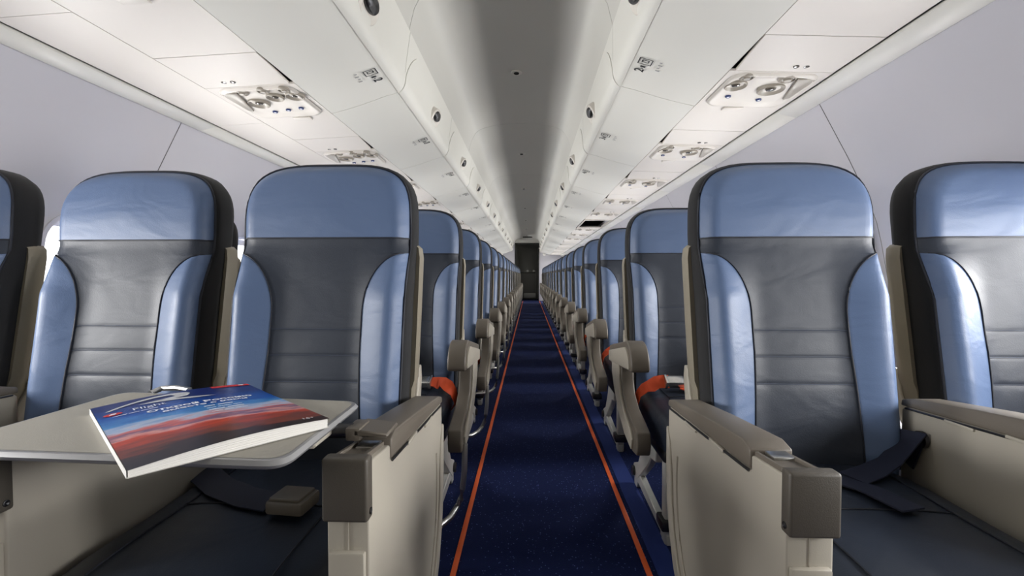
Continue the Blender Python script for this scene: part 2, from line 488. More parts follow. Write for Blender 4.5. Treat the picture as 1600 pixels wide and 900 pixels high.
# ------------------------------------------------------------------ end walls and rear galley
def ends():
    # front bulkhead behind the camera
    o = MB().box((-1.85, YB - .06, 0), (1.5, YB, 2.46)).build('wall_front', 'shell'); struct(o)
    # rear partitions
    xl, xr, zt = -.50, .335, 2.0
    root = empty('wall_rear', (0, YE, 0)); struct(root)
    MB().box((-1.85, 0, 0), (xl, .05, 2.2), .004).build('partition', 'wall', root)
    MB().box((xr, 0, 0), (1.5, .05, 2.2), .004).build('partition', 'wall', root)
    MB().box((xl, 0, zt), (xr, .05, 2.26), .004).build('header', 'ceil', root)
    MB().box((xl - .005, -.012, 0), (xl + .02, .06, zt), .003).build('door_jamb', 'galleydark', root)
    MB().box((xr - .02, -.012, 0), (xr + .005, .06, zt), .003).build('door_jamb', 'galleydark', root)
    MB().box((xl, -.012, zt - .02), (xr, .06, zt + .02), .003).build('door_head', 'galleydark', root)
    MB().lathe([(.0001, -.02), (.05, -.018), (.055, 0)], 18, Matrix.Rotation(R(90), 4, 'X') @ Matrix.Identity(4)).build('round_notice', 'paper', root).location = (.52, -.002, 1.62)
    g = empty('wall_galley', (0, YE + 1.25, 0)); struct(g)
    MB().box((-1.85, 0, 0), (1.5, .05, 2.46)).build('galley_wall', 'galley', g)
    MB().box((-.95, -1.2, 0), (-.9, 0, 2.2)).build('galley_side', 'galley', g)
    MB().box((.75, -1.2, 0), (.8, 0, 2.2)).build('galley_side', 'galley', g)
    MB().box((-.95, -1.2, 2.15), (.8, 0, 2.2)).build('galley_top', 'galley', g)
    d = empty('door_1', (0, YE + 1.22, 0)); struct(d, 'grey galley door at the end of the aisle')
    MB().box((-.40, 0, .02), (.30, .03, 1.98), .01).build('door_leaf', 'galley', d)
    MB().box((-.36, -.006, .98), (.26, .002, 1.0), .002).build('door_rail', 'galleydark', d)
    MB().tube([(.245, -.03, .25), (.25, -.045, .6), (.25, -.045, .95), (.245, -.03, 1.08)], .012).build('grab_rail', 'metal', d)
    for x in (-.06, .17):
        MB().lathe([(.0001, -.025), (.03, -.022), (.04, 0)], 16, Matrix.Rotation(R(90), 4, 'X')).build('door_latch', 'metal', d).location = (x, -.01, 1.06)
    MB().box((-.2, -.02, .05), (.24, 0, .22), .006).build('kick_plate_glint', 'kick_glint', d)  # pale plate carries the bright reflection in its colour
    # vent above the door
    MB().box((-.22, -.5, 2.185), (.1, -.2, 2.20), .003).build('vent', 'galleydark', root)
ends()

# ------------------------------------------------------------------ overhead bins
# section points (x, z) for each side, running from seam with the service panels up to the ceiling edge
BIN = {'L': dict(seam=(-.872, 1.592), thin=(-.632, 1.665), nb=(-.556, 1.695), latch=(-.556, 1.793), top=(-.52, 1.94)),
       'R': dict(seam=(.696, 1.592), thin=(.442, 1.665), nb=(.366, 1.695), latch=(.364, 1.793), top=(.352, 1.94))}
BINL = 1.07
BIN0 = {'L': 2.0, 'R': 1.97}          # a joint between bins
def bezier(p0, p1, p2, n):
    return [((1 - t) ** 2 * p0[0] + 2 * t * (1 - t) * p1[0] + t * t * p2[0], (1 - t) ** 2 * p0[1] + 2 * t * (1 - t) * p1[1] + t * t * p2[1]) for t in [k / n for k in range(n + 1)]]
def bins():
    for side, sg in (('L', -1), ('R', 1)):
        S = BIN[side]; g = .0022; hl = BINL / 2 - g
        # lower face, slightly hollow
        low = [S['seam']]
        for t in (.2, .4, .6, .8): low.append((S['seam'][0] + (S['thin'][0] - S['seam'][0]) * t, S['seam'][1] + (S['thin'][1] - S['seam'][1]) * t - .004 * math.sin(math.pi * t)))
        low.append(S['thin'])
        fl = (S['thin'][0] + .45 * (S['nb'][0] - S['thin'][0]), S['thin'][1] + .45 * (S['nb'][1] - .012 - S['thin'][1])); low.append(fl)
        corner = bezier(fl, (S['nb'][0] - sg * .006, S['nb'][1] - .010), (S['nb'][0] - sg * .010, S['nb'][1] + .045), 8)
        nose = bezier(corner[-1], (S['latch'][0] - sg * .012, S['latch'][1]), S['top'], 10)
        body = MB()
        prof = low + corner[1:] + nose[1:]
        back = [(S['top'][0] + sg * .25, S['top'][1] + .02), (S['seam'][0] + sg * .02, S['seam'][1] + .03)]
        full = prof + back
        b = body
        rows = [[(x, s * hl, z) for x, z in full] for s in (-1, 1)]
        vs = b.grid(rows, closed=True)
        b.bm.faces.new(vs[0][::-1]); b.bm.faces.new(vs[1])
        bm_body = b.mesh('bin_body', 'binwhite', 50)
        # door: proud skin over corner and nose with large rounded top corners
        dp = corner[2:] + nose[1:-1]
        d = MB(); rows = []; N = len(dp)
        def offs(i, e):
            a = dp[max(i - 1, 0)]; c = dp[min(i + 1, N - 1)]
            tx, tz = c[0] - a[0], c[1] - a[1]; l = math.hypot(tx, tz)
            nx, nz = tz / l, -tx / l
            if nx * -sg < 0: nx, nz = -nx, -nz
            return (dp[i][0] + nx * e, dp[i][1] + nz * e)
        ring = []
        for i in range(N):
            t = i / (N - 1); r = 0
            if t > .35: q = (t - .35) / .65; r = .22 * (1 - math.sqrt(max(0, 1 - q * q)))
            ring.append((offs(i, .004), offs(i, .0), hl - .004 - r))
        outer = [[(p[0][0], s * p[2] , p[0][1]) for s in (-1, -.96, -.5, 0, .5, .96, 1)] for p in ring]
        d.grid(outer)
        # rim back to body
        loop = [(p[0], p[1], p[2], 1) for p in ring] + [(p[0], p[1], p[2], -1) for p in ring[::-1]]
        d.grid([[(a[0], s * l, a[1]) for a, b2, l, s in loop], [(b2[0], s * l, b2[1]) for a, b2, l, s in loop]], closed=True)
        bm_door = d.mesh('bin_door', 'binwhite', 30)
        # latch: oval cup frame with tilted dark paddle
        la = MB(); lx, lz = S['latch']; lx -= sg * .012
        nrm = Vector((-sg, 0, -.5)).normalized()
        up = Vector((nrm.z * sg, 0, nrm.x * -sg)); up = up if up.z > 0 else -up
        base = Matrix.Translation(Vector((S['nb'][0] - sg * .016, .05, S['nb'][1] + .072))) @ Matrix((Vector((0, 1, 0)), up, nrm)).transposed().to_4x4()
        sc = Matrix.Diagonal((1.35, 1.0, 1.0, 1.0))
        la.lathe([(.0001, .006), (.036, .006), (.048, .015), (.055, .010), (.058, -.02)], 26, base @ sc)
        lm = la.mesh('latch_cup', 'podwhite', 50)
        lp = MB(); lp.lathe([(.0001, .017), (.026, .016), (.032, .008), (.032, .0)], 22, base @ Matrix.Translation((.0, .016, .004)) @ Matrix.Diagonal((1.7, .85, 1, 1)))
        lpm = lp.mesh('latch_paddle', 'darkmetal', 50)
        fin = MB()
        fin.box((.0, 0, 0), (.001, .001, .001))
        fin.bm.clear(); fin.bm.free()
        k = -4; n = 0
        items = []
        while True:
            yc = BIN0[side] + (k + .5) * BINL
            if yc + BINL / 2 > YE: break
            if yc + BINL / 2 > .1:
                n += 1
                e = empty('overhead_bin', (0, yc, 0))
                tag(e, 'white overhead bin above the %s, %s along from the front seats' % (SIDE[side], ORD[n - 1]), 'overhead bin', 'overhead bins over the ' + SIDE[side])
                put('bin_body', bm_body, e); dd = put('bin_door', bm_door, e)
                put('latch_cup', lm, dd); put('latch_paddle', lpm, dd)
                items.append((yc, e))
            k += 1
        # row number placards printed on the lower edge of the bins
        y = 1.775 if side == 'L' else 1.725
        num = 2
        p0 = Vector((S['thin'][0], 0, S['thin'][1]))
        dirx = Vector((S['thin'][0] - S['seam'][0], 0, S['thin'][1] - S['seam'][1])).normalized()   # towards the aisle
        nrm = Vector((-dirx.z * -sg, 0, dirx.x * -sg))
        if nrm.z > 0: nrm = -nrm
        while y < 8.5:
            e = min(items, key=lambda it: abs(it[0] - y))
            # card axes: u across the bin towards the aisle, v along the cabin
            for kind in (0,):
                pl = MB()
                def q4(u0, u1, v0, v1, h=.0012):
                    vs = [pl.bm.verts.new(org + ax * u + ay * v + nrm * h) for u, v in ((u0, v0), (u1, v0), (u1, v1), (u0, v1))]
                    pl.bm.faces.new(vs)
                org = Vector((0, 0, 0)); ax = dirx; ay = Vector((0, 1, 0))
                # seat plan icon: outlined block, small person, seat ticks
                for a in ((-.052, .0, -.030, -.026), (-.052, .0, .010, .014), (-.052, -.048, -.030, .014), (-.004, .0, -.030, .014),
                          (-.040, -.012, -.020, -.016), (-.040, -.012, -.006, -.002), (-.040, -.036, -.020, -.002), (-.018, -.012, -.020, -.002)): q4(*a)
                q4(-.036, -.016, .024, .036); q4(-.030, -.022, .040, .046)
                ic = pl.build('row_placard', 'blackprint', e[1], recalc=False)
                ic.location = p0 + dirx * .040 + nrm * .004 + Vector((0, y - e[0], 0))
                tm = text_mesh(str(num), .05, 'blackprint', .0012, 'CENTER')
                to = put('row_number', tm, ic)
                # face the text along -nrm readable from below, upright towards the front of the cabin
                ex = ay if side == 'L' else -ay
                ex = Vector((0, 1, 0)) * (1 if side == 'L' else -1)
                ez = nrm; ey = ez.cross(ex)
                to.matrix_local = Matrix.Translation(Vector((0, .062, 0)) + dirx * -.035 + nrm * .0012) @ Matrix((ex, ey, ez)).transposed().to_4x4()
                gp = MB(); pl = gp
                for c in range(4): q4(-.085 - .006 * (c % 2), -.075, -.03 + c * .02, -.022 + c * .02)
                gp.build('seat_letters', 'greyprint', ic, recalc=False)
            y += .875; num += 1
bins()

# ------------------------------------------------------------------ passenger service panels
PSUP = .88
PSU0 = {'L': 1.447, 'R': 1.40}
def service_panels():
    for side, sg in (('L', -1), ('R', 1)):
        xs = BIN[side]['seam'][0] + sg * .003
        xo = -1.216 if side == 'L' else 1.050
        za, zb = 1.592, (1.577 if side == 'L' else 1.577)
        def zz(x): return za + (zb - za) * (x - xs) / (xo - xs)
        def plate(x0, x1, y0, y1, cut=0.0, zoff=0.0, name='panel', m='panelwhite', th=.008):
            mb = MB()
            pts = [(x0 , y0), (x1, y0), (x1, y1), (x0, y1)]
            if cut:  # wedge gap along the bin side
                pts = [(x0 + sg * .003, y0), (x1, y0), (x1, y1), (x0 + sg * cut, y1)]
            lo = [(x, y, zz(x) + zoff) for x, y in pts]; hi = [(x, y, zz(x) + zoff + th) for x, y in pts]
            b = mb.bm
            v0 = [b.verts.new(p) for p in lo]; v1 = [b.verts.new(p) for p in hi]
            b.faces.new(v0); b.faces.new(v1[::-1])
            for i in range(4): b.faces.new((v0[i], v0[(i + 1) % 4], v1[(i + 1) % 4], v1[i]))
            return mb.mesh(name, m)
        g = .0015
        inner_edge = xs; outer_edge = xo
        filler = plate(inner_edge, outer_edge, g, .235 - g * 0, cut=.020, name='filler_panel')
        podp = plate(inner_edge, outer_edge, .235, .56, name='pod_panel', zoff=-.001)
        fill2 = plate(inner_edge, outer_edge, .5615, PSUP - g, name='filler_panel', zoff=.0005)
        # pod surround: raised rounded frame
        wd = abs(xo - xs)
        pc = (xs + xo) / 2
        pod = MB()
        y0, y1 = .245, .545
        fr = []
        def rr(hx, hy, r, n=6):
            out = []
            for cx, cy, a0 in ((hx - r, hy - r, 0), (-hx + r, hy - r, 90), (-hx + r, -hy + r, 180), (hx - r, -hy + r, 270)):
                for k in range(n):
                    a = R(a0 + 90 * k / (n - 1)); out.append((cx + r * math.cos(a), cy + r * math.sin(a)))
            return out
        hx, hy = wd / 2 - .022, (y1 - y0) / 2
        yc = (y0 + y1) / 2
        rings = []
        for s, dz in ((0, -.001), (.004, -.009), (.012, -.010), (.03, -.003), (.05, -.0022)):
            rings.append([(pc + x, yc + y, zz(pc + x) + dz) for x, y in rr(hx - s, hy - s, .05)])
        vs = pod.grid(rings, closed=True)
        pod.bm.faces.new(vs[-1])
        podm = pod.mesh('pod', 'podwhite', 60)
        # lamps and nozzles
        if side == 'L':
            lamps = [(-.925, .335, .036), (-1.005, .335, .034), (-1.10, .385, .042)]
            noz = [(-.935, .270, .024), (-1.015, .268, .024), (-1.10, .275, .024)]
            btn = [(-.965, .462), (-1.025, .472), (-1.09, .485)]
        else:
            lamps = [(.768, .345, .040), (.910, .372, .048)]
            noz = [(.775, .272, .026), (.920, .278, .03)]
            btn = [(.785, .450), (.915, .474)]
        def dish(r):
            d = MB(); d.lathe([(r * 1.0, .004), (r, -.006), (r * .93, -.009), (r * .86, -.006), (r * .62, .0015), (r * .40, .003), (r * .38, -.002), (.0001, -.002)], 24)
            return d.mesh('reading_light', 'dish', 35)
        def lens(r):
            d = MB(); d.lathe([(r * .34, .004), (r * .34, -.004), (r * .2, -.006), (.0001, -.0065)], 16)
            return d.mesh('lamp_lens', 'lens', 40)
        def nozzle(r):
            d = MB(); d.lathe([(r, .004), (r, -.004), (r * .8, -.007), (r * .7, -.002), (r * .45, -.002), (r * .4, -.009), (.0001, -.009)], 20)
            return d.mesh('air_nozzle', 'dish', 35)
        bt = MB(); bt.lathe([(.0105, .003), (.0105, -.004), (.009, -.0055), (.006, -.0045), (.0001, -.0045)], 16); btm = bt.mesh('call_button', 'button', 40)
        bi = MB(); bi.lathe([(.005, 0), (.0045, -.0055), (.0001, -.006)], 12); bim = bi.mesh('button_mark', 'whiteprint', 40)
        dots = MB()
        for dx in (-.022, .012):
            dots.lathe([(.010, .002), (.009, -.003), (.0001, -.004)], 12, Matrix.Translation((pc + sg * .05 + dx, .195, zz(pc) - .001)))
        dotm = dots.mesh('sensor_lens', 'lens')
        mask = MB(); mask.box((pc - sg * .02 - .035, .568, zz(pc) - .0035), (pc - sg * .02 + .045, .60, zz(pc) + .002), .002); maskm = mask.mesh('notice_plate', 'podwhite')
        tri = MB()
        tx = xo - sg * .03
        tri.prism([(tx, .27), (tx - sg * .07, .27), (tx - sg * .02, .46), (tx, .44)], 'z', zz(tx) - .0095, zz(tx), .006, 2); trim = tri.mesh('speaker_cover', 'dish' if side == 'L' else 'dish', 40)
        DM = {r: (dish(r), lens(r)) for _, _, r in lamps}; NM = {r: nozzle(r) for _, _, r in noz}
        k = -1; n = 0
        while True:
            y = PSU0[side] + k * PSUP
            if y + PSUP > YE: break
            n += 1
            e = empty('service_panel', (0, y, 0))
            missing = (side == 'R' and k == 5)
            if missing:
                tag(e, 'white service panel with an open black hole above the two-seat side', 'service panel', 'service panels over the ' + SIDE[side])
            else:
                tag(e, 'white service panel with %s reading lights over the %s, %s along from the front' % ('three' if side == 'L' else 'two', SIDE[side], ORD[n - 1]),
                    'service panel', 'service panels over the ' + SIDE[side])
            if missing:
                hb = MB(); x0, x1 = min(xs, xo) + .006, max(xs, xo) - .002
                hb.box((x0, .003, 1.574), (x1, .016, 1.60), .002); hb.box((x0, PSUP - .016, 1.574), (x1, PSUP - .003, 1.60), .002)
                hb.box((x0, .016, 1.580), (x0 + .010, PSUP - .016, 1.60), .002); hb.box((x1 - .010, .016, 1.572), (x1, PSUP - .016, 1.60), .002)
                hb.build('opening_frame', 'panelwhite', e); k += 1
                continue
            put('filler_panel', filler, e)
            put('filler_panel', fill2, e)
            pp = put('pod_panel', podp, e); pd = put('pod', podm, e)
            if k < 9:
                for (x, yy, r) in lamps:
                    a = put('reading_light', DM[r][0], e, (x, yy, zz(x) - .003)); put('lamp_lens', DM[r][1], a)
                for (x, yy, r) in noz: put('air_nozzle', NM[r], e, (x, yy, zz(x) - .005))
                for (x, yy) in btn:
                    a = put('call_button', btm, e, (x, yy, zz(x) - .003)); put('button_mark', bim, a)
                put('sensor_lens', dotm, e); put('notice_plate', maskm, e); put('speaker_cover', trim, e)
            k += 1
        # filler lining (three-seat side only), dark slit and outer rail
        xr = -1.449 if side == 'L' else 1.061
        zr = 1.564 if side == 'L' else 1.575
        xb, zb2 = (-1.525, 1.545) if side == 'L' else (1.145, 1.5525)
        rail = empty('trim_%d' % (5 if side == 'L' else 6)); struct(rail, 'white rail under the bins along the sidewall, ' + SIDE[side])
        L = PSUP; kk = -4
        while True:
            y0 = PSU0[side] + .62 + kk * L; y1 = y0 + L - .002
            if y0 > YE: break
            if side == 'L':
                MBp = MB(); MBp.prism([(xo - .003, zb), (xr + .013, zr + .002), (xr + .013, zr + .012), (xo - .003, zb + .01)], 'y', y0, y1); MBp.build('lining_panel', 'panelwhite', rail)
            r_ = MB(); r_.prism([(xr, zr - .004), (xb, zb2), (xb + sg * .012, zb2 + .012), (xr + sg * .01, zr + .012), (xr, zr + .004)], 'y', y0, y1 + .001, .002, 1); r_.build('rail_strip', 'binwhite', rail)
            kk += 1
service_panels()

# ------------------------------------------------------------------ seats
SEAT_X = {'C': -.50, 'B': -1.03, 'A': -1.515, 'D': .621, 'E': 1.143}
SEAT_XR = {'C': -.50, 'B': -1.0, 'A': -1.5, 'D': .621, 'E': 1.123}
SEAT_DY = {'C': 0, 'B': .05, 'A': -.01, 'D': .02, 'E': .03}
HW = .206
NSE, Z0, HZ = 3.7, .98, .172
def half_w(z):
    if z < Z0: return HW - .006 * max(0, (.95 - z)) / .5
    t = min(1, (z - Z0) / HZ)
    return HW * max(0, 1 - t ** NSE) ** (1 / NSE)
def z_top(x): return Z0 + HZ * max(0, 1 - min(1, abs(x) / HW) ** NSE) ** (1 / NSE)
def y_base(z): return -(1.15 - z) * .145
def y_front(x, z):
    wv = half_w(z) if z < Z0 else HW
    u = min(1, abs(x) / wv)
    s_ = u if z < Z0 else (u ** NSE + (min(1, (z - Z0) / HZ)) ** NSE) ** (1 / NSE)
    y = y_base(z)
    if z < .95:
        k = min(1, (.95 - z) / .12) * min(1, max(0, (z - .40) / .1) * .6 + .4)
        s = max(0, (abs(x) - .075) / (wv - .075))
        y -= .036 * k * (s * s * (3 - 2 * s))
        y -= .010 * k * math.exp(-((z - .62) / .12) ** 2) * (1 - u * u)
    else:
        y -= .012 * math.sin(math.pi * min(1, (z - .95) / .2)) * (1 - .3 * u)
    e = max(0, (min(1, s_) - .84) / .16)
    y += .032 * e * e
    return y
def xb_curve(z):
    wv = half_w(z)
    if z >= .93: return wv
    if z <= .785: return .107 + .012 * max(0, (.70 - z) / .25)
    t = (z - .785) / .145
    return .107 + (wv - .107) * (1 - math.sqrt(max(0, 1 - t * t)))
def crown(x, z): return z
ZB = .425
SEAMS = (.75, .69, .63)
def seat_meshes():
    D = {}
    hd = MB(); rows = []
    us = [math.sin(R(90) * (-1 + 2 * k / 34)) for k in range(35)]
    for i in range(17):
        v = 1 - (1 - i / 16) ** 1.6
        rows.append([(HW * u, y_front(HW * u, .966 + v * (z_top(HW * u) - .966)), .966 + v * (z_top(HW * u) - .966)) for u in us])
    hd.grid(rows); D['headrest_panel'] = hd.mesh('headrest_panel', 'blue', 60)
    ce = MB(); rows = []
    zs = sorted(set([ZB + (.966 - ZB) * i / 40 for i in range(41)] + [s + d for s in SEAMS for d in (-.008, -.003, 0, .003, .008)] + [.93, .925, .928]))
    for z in zs:
        q = xb_curve(z)
        gr = sum(.0015 * math.exp(-((z - s) / .0035) ** 2) for s in SEAMS)
        puff = 0
        if z < .75: puff = .0007 * abs(math.sin(math.pi * (z - .63) / .06))
        rows.append([(q * t, y_front(q * t, z) + gr - puff * (1 - t * t), z) for t in [-1 + 2 * k / 18 for k in range(19)]])
    ce.grid(rows); D['centre_panel'] = ce.mesh('centre_panel', 'charcoal', 60)
    for sd, nm in ((-1, 'bl'), (1, 'br')):
        b = MB(); rows = []
        for i in range(34):
            t0 = i / 33
            z = ZB + (.93 - ZB) * (1 - (1 - t0) ** 1.5)
            a, wv = xb_curve(z), half_w(z)
            rows.append([(sd * (a + (wv - a) * t), y_front(a + (wv - a) * t, z) - .004 * math.sin(math.pi * t), z) for t in [k / 9 for k in range(10)]])
        b.grid(rows); D[nm] = b.mesh('side_bolster', 'blue', 60)
        p = MB()
        pth = []
        for i in range(36):
            z = ZB + (.9295 - ZB) * (1 - (1 - i / 35) ** 1.7); pth.append((sd * xb_curve(z), y_front(xb_curve(z), z) - .0015, z))
        p.tube(pth, .0018, 6); D['p' + nm] = p.mesh('piping', 'piping', 60)
    p = MB(); p.tube([(half_w(.966) * t, y_front(half_w(.966) * t, .966) - .0008, .966) for t in [-1 + 2 * k / 20 for k in range(21)]], .0022, 6); D['seam'] = p.mesh('seam', 'piping', 60)
    for i, s in enumerate(SEAMS):
        p = MB(); q = xb_curve(s); p.tube([(q * t, y_front(q * t, s) + .0006, s) for t in [-1 + 2 * k / 12 for k in range(13)]], .0009, 5); D['st%d' % i] = p.mesh('stitch_line', 'thread', 60)
    # black cloth boxing: outline loop from bottom left over the top to bottom right
    out = [(-half_w(z), z) for z in [ZB + (Z0 - ZB) * k / 14 for k in range(15)]]
    out += [(-HW * math.cos(R(a_)) ** (2 / NSE), Z0 + HZ * math.sin(R(a_)) ** (2 / NSE)) for a_ in (3, 8, 14, 21, 29, 37, 45, 53, 61, 69, 76, 82, 87)]
    out = out + [(0, Z0 + HZ)] + [(-x, z) for x, z in out[::-1]]
    cv = MB(); rows = []
    for dx, dy in ((0, .0), (.005, .003), (.0085, .014), (.010, .03), (.009, .055), (.0, .078), (-.02, .090), (-.06, .094)):
        r = []
        for x, z in out:
            n = Vector((math.copysign((abs(x) / HW) ** (NSE - 1), x) / HW, 0, (max(0, z - Z0) / HZ) ** (NSE - 1) / HZ)); n = n.normalized() if n.length > 1e-6 else Vector((0, 0, 1))
            zz = crown(x, z)
            px, pz = x + n.x * dx, zz + n.z * dx
            y = y_front(x, z) + dy
            if dy > .07: y = y_base(z) + .025 + dy
            r.append((px, y, pz))
        rows.append(r)
    cv.grid(rows)
    # rear closing surface
    last = rows[-1]; m2 = len(last) // 2
    cv.grid([last[:m2 + 1], [last[-1 - i] for i in range(m2 + 1)]])
    D['cover'] = cv.mesh('side_cover', 'black_cloth', 60)
    # edge piping around the front face
    p = MB(); p.tube([(x * 1.008, y_front(x, z) + .001, crown(x, z) + (.0015 if z > 1.1 else 0)) for x, z in out], .0029, 6); D['edge'] = p.mesh('edge_piping', 'piping', 60)
    # beige back shell standing proud of the cloth at both sides
    sh = MB(); prof = []
    def shy(z): return y_base(z) + .060
    pts = [(.60, 0), (.62, .01), (.93, .01), (.948, .004), (.955, -.01)]
    rows = []
    for z, e in [(.44, 0), (.60, .002), (.62, .008), (.78, .009), (.92, .009), (.945, .005), (.955, -.006)]:
        hw = half_w(min(z, 1.0)) + .010 + e
        y0 = shy(z)
        rows.append([(-hw, y0, z), (-hw - .003, y0 + .02, z), (-hw, y0 + .045, z), (-hw * .9, y0 + .062, z), (0, y0 + .068, z), (hw * .9, y0 + .062, z), (hw, y0 + .045, z), (hw + .003, y0 + .02, z), (hw, y0, z), (hw - .03, y0 + .01, z), (0, y0 + .02, z), (-hw + .03, y0 + .01, z)])
    vs = sh.grid(rows, closed=True); sh.bm.faces.new(vs[0][::-1]); sh.bm.faces.new(vs[-1])
    D['shell'] = sh.mesh('back_shell', 'shell', 45)
    for sd, nm in ((-1, 'kl'), (1, 'kr')):
        k = MB()
        a = half_w(.6) + .006
        prof = [(.035, .64), (.06, .645), (.066, .61), (.05, .55), (.01, .50), (-.03, .46), (-.05, .40), (-.075, .40), (-.055, .47), (-.015, .53), (.02, .58)]
        k.prism(prof, 'x', sd * a, sd * (a + .012), .003, 2); D[nm] = k.mesh('recline_bracket', 'beige', 45)
    # cushion
    cu = bmesh.new(); bmesh.ops.create_cube(cu, size=1)
    bmesh.ops.subdivide_edges(cu, edges=cu.edges[:], cuts=7, use_grid_fill=True)
    for v in cu.verts:
        x, y, z = v.co * 2
        def sq(a, b):  # squircle rounding
            return a
        n = 5.0
        m_ = max(abs(x), abs(y), abs(z))
        l = (abs(x) ** n + abs(y) ** n + abs(z) ** n) ** (1 / n)
        f = m_ / l if l else 1
        x, y, z = x * f, y * f, z * f
        zz = .373 + z * .072 + (.010 * math.cos(x * 1.3) if z > 0 else 0)
        yy = -.315 + y * .265
        if z > 0: zz -= .018 * max(0, -y - .3) ** 2 - .010 * max(0, y)
        if y < -.5: zz -= .0
        v.co = (x * .212, yy, zz)
    c2 = MB(); c2.merge(cu); D['cushion'] = c2.mesh('seat_cushion', 'navy_leather', 60)
    p = MB()
    def ctop(x, y):
        xx, yn = x / .212, (y + .315) / .265
        z = .373 + .072 * (1 - .2 * (abs(xx) ** 5 + abs(yn) ** 5) * .9) + .010 * math.cos(xx * 1.3)
        z -= .018 * max(0, -yn - .3) ** 2 - .010 * max(0, yn)
        return z + .001
    for x in (-.135, .135): p.tube([(x, y, ctop(x, y)) for y in [-.53 + .05 * k for k in range(10)]], .0016, 5)
    p.tube([(x, -.30, ctop(x, -.30)) for x in [-.135 + .03 * k for k in range(10)]], .0016, 5)
    D['cseam'] = p.mesh('cushion_seam', 'piping', 60)
    pan = MB(); pan.box((-.208, -.50, .295), (.208, .0, .335), .012); D['pan'] = pan.mesh('seat_pan', 'darkmetal')
    # seat leg frame (front tube, floor rail, rear casting), centred on x=0
    lg = MB()
    lg.box((-.016, -.425, .0), (.016, -.385, .30), .005)
    D['leg_front'] = lg.mesh('front_leg', 'castmetal')
    rl = MB(); rl.prism([(-.43, .0), (-.43, .035), (-.05, .075), (.02, .06), (.02, .0), (-.02, .0), (-.04, .03), (-.36, .012), (-.36, 0)], 'x', -.012, .012, .003, 1); D['rail'] = rl.mesh('floor_rail', 'castmetal')
    ca = MB(); ca.prism([(-.30, .30), (-.16, .30), (-.12, .22), (-.05, .12), (.03, .085), (.03, .03), (-.02, .03), (-.10, .09), (-.19, .16), (-.24, .21), (-.30, .22)], 'x', -.014, .014, .004, 1); D['casting'] = ca.mesh('rear_leg', 'castmetal')
    bo = MB(); bo.lathe([(.02, -.024), (.02, .024)], 14, Matrix.Translation((0, .01, .06)) @ Matrix.Rotation(R(90), 4, 'Y')); D['bolt'] = bo.mesh('track_bolt', 'darkmetal')
    st = MB(); st.box((-.03, -.44, .05), (.03, -.37, .085), .006); D['stop'] = st.mesh('foot_clamp', 'darkmetal')
    return D
D = seat_meshes()

# aisle armrest with swept support panel, built for aisle at +x; mirrored for the other side
def aisle_arm(sg):
    A = {}
    xi, xo = .242, .291
    def P(mb, pts, a, b, bev=.004): return mb.prism(pts, 'x', sg * a, sg * b, bev, 3)
    nose = [(-.02, .53), (-.02, .592)] + [(-.33 - .09 * math.sin(R(a)), .572 + .081 * math.cos(R(a))) for a in range(0, 91, 10)] + [(-.42, .566), (-.41, .560), (-.05, .525)]
    A['pad'] = P(MB(), nose, xi - .012, xo, .012).mesh('armrest_pad', 'taupe', 50)
    cap = [(-.03, .532), (-.03, .572)] + [(-.325 - .072 * math.sin(R(a)), .568 + .062 * math.cos(R(a))) for a in range(0, 91, 10)] + [(-.395, .566)]
    A['capin'] = P(MB(), cap, xo - .004, xo + .005, .003).mesh('side_cap', 'beige', 50)
    sup = [(-.08, .57), (-.24, .57), (-.245, .50), (-.27, .455), (-.33, .42), (-.42, .40), (-.475, .385), (-.485, .345), (-.475, .312), (-.42, .305), (-.33, .325), (-.22, .375), (-.13, .44), (-.085, .50)]
    A['sup'] = P(MB(), sup, xi, xo - .004, .006).mesh('armrest_support', 'taupe', 50)
    tr = [(-.085, .565), (-.225, .565), (-.228, .50), (-.255, .445), (-.32, .405), (-.41, .375), (-.44, .35), (-.43, .315), (-.33, .332), (-.22, .38), (-.135, .445), (-.09, .50)]
    A['trim'] = P(MB(), tr, xo - .006, xo + .003, .003).mesh('support_trim', 'beige', 50)
    bar = MB(); bar.tube([(sg * .292, -.441, .33), (sg * .292, -.455, .25), (sg * .286, -.455, .19), (sg * .278, -.445, .15), (sg * .2665, -.445, .125), (sg * .254, -.50, .12), (sg * .230, -.555, .12), (sg * .19, -.58, .12), (sg * .1, -.59, .12), (sg * -.24, -.59, .12)], .0095, 10)
    A['bar'] = bar.mesh('baggage_bar', 'metal', 60)
    return A
ARM = {1: aisle_arm(1), -1: aisle_arm(-1)}
def inner_arm(sg):
    A = {}
    A['pad'] = MB().prism([(-.02, .60), (-.02, .64), (-.36, .645), (-.40, .62), (-.40, .59), (-.36, .585)], 'x', sg * .228, sg * .272, .008, 2).mesh('armrest_pad', 'taupe', 50)
    A['sup'] = MB().prism([(-.05, .59), (-.14, .59), (-.20, .36), (-.10, .34)], 'x', sg * .238, sg * .262, .004, 2).mesh('armrest_support', 'beige', 50)
    return A
INN = {1: inner_arm(1), -1: inner_arm(-1)}

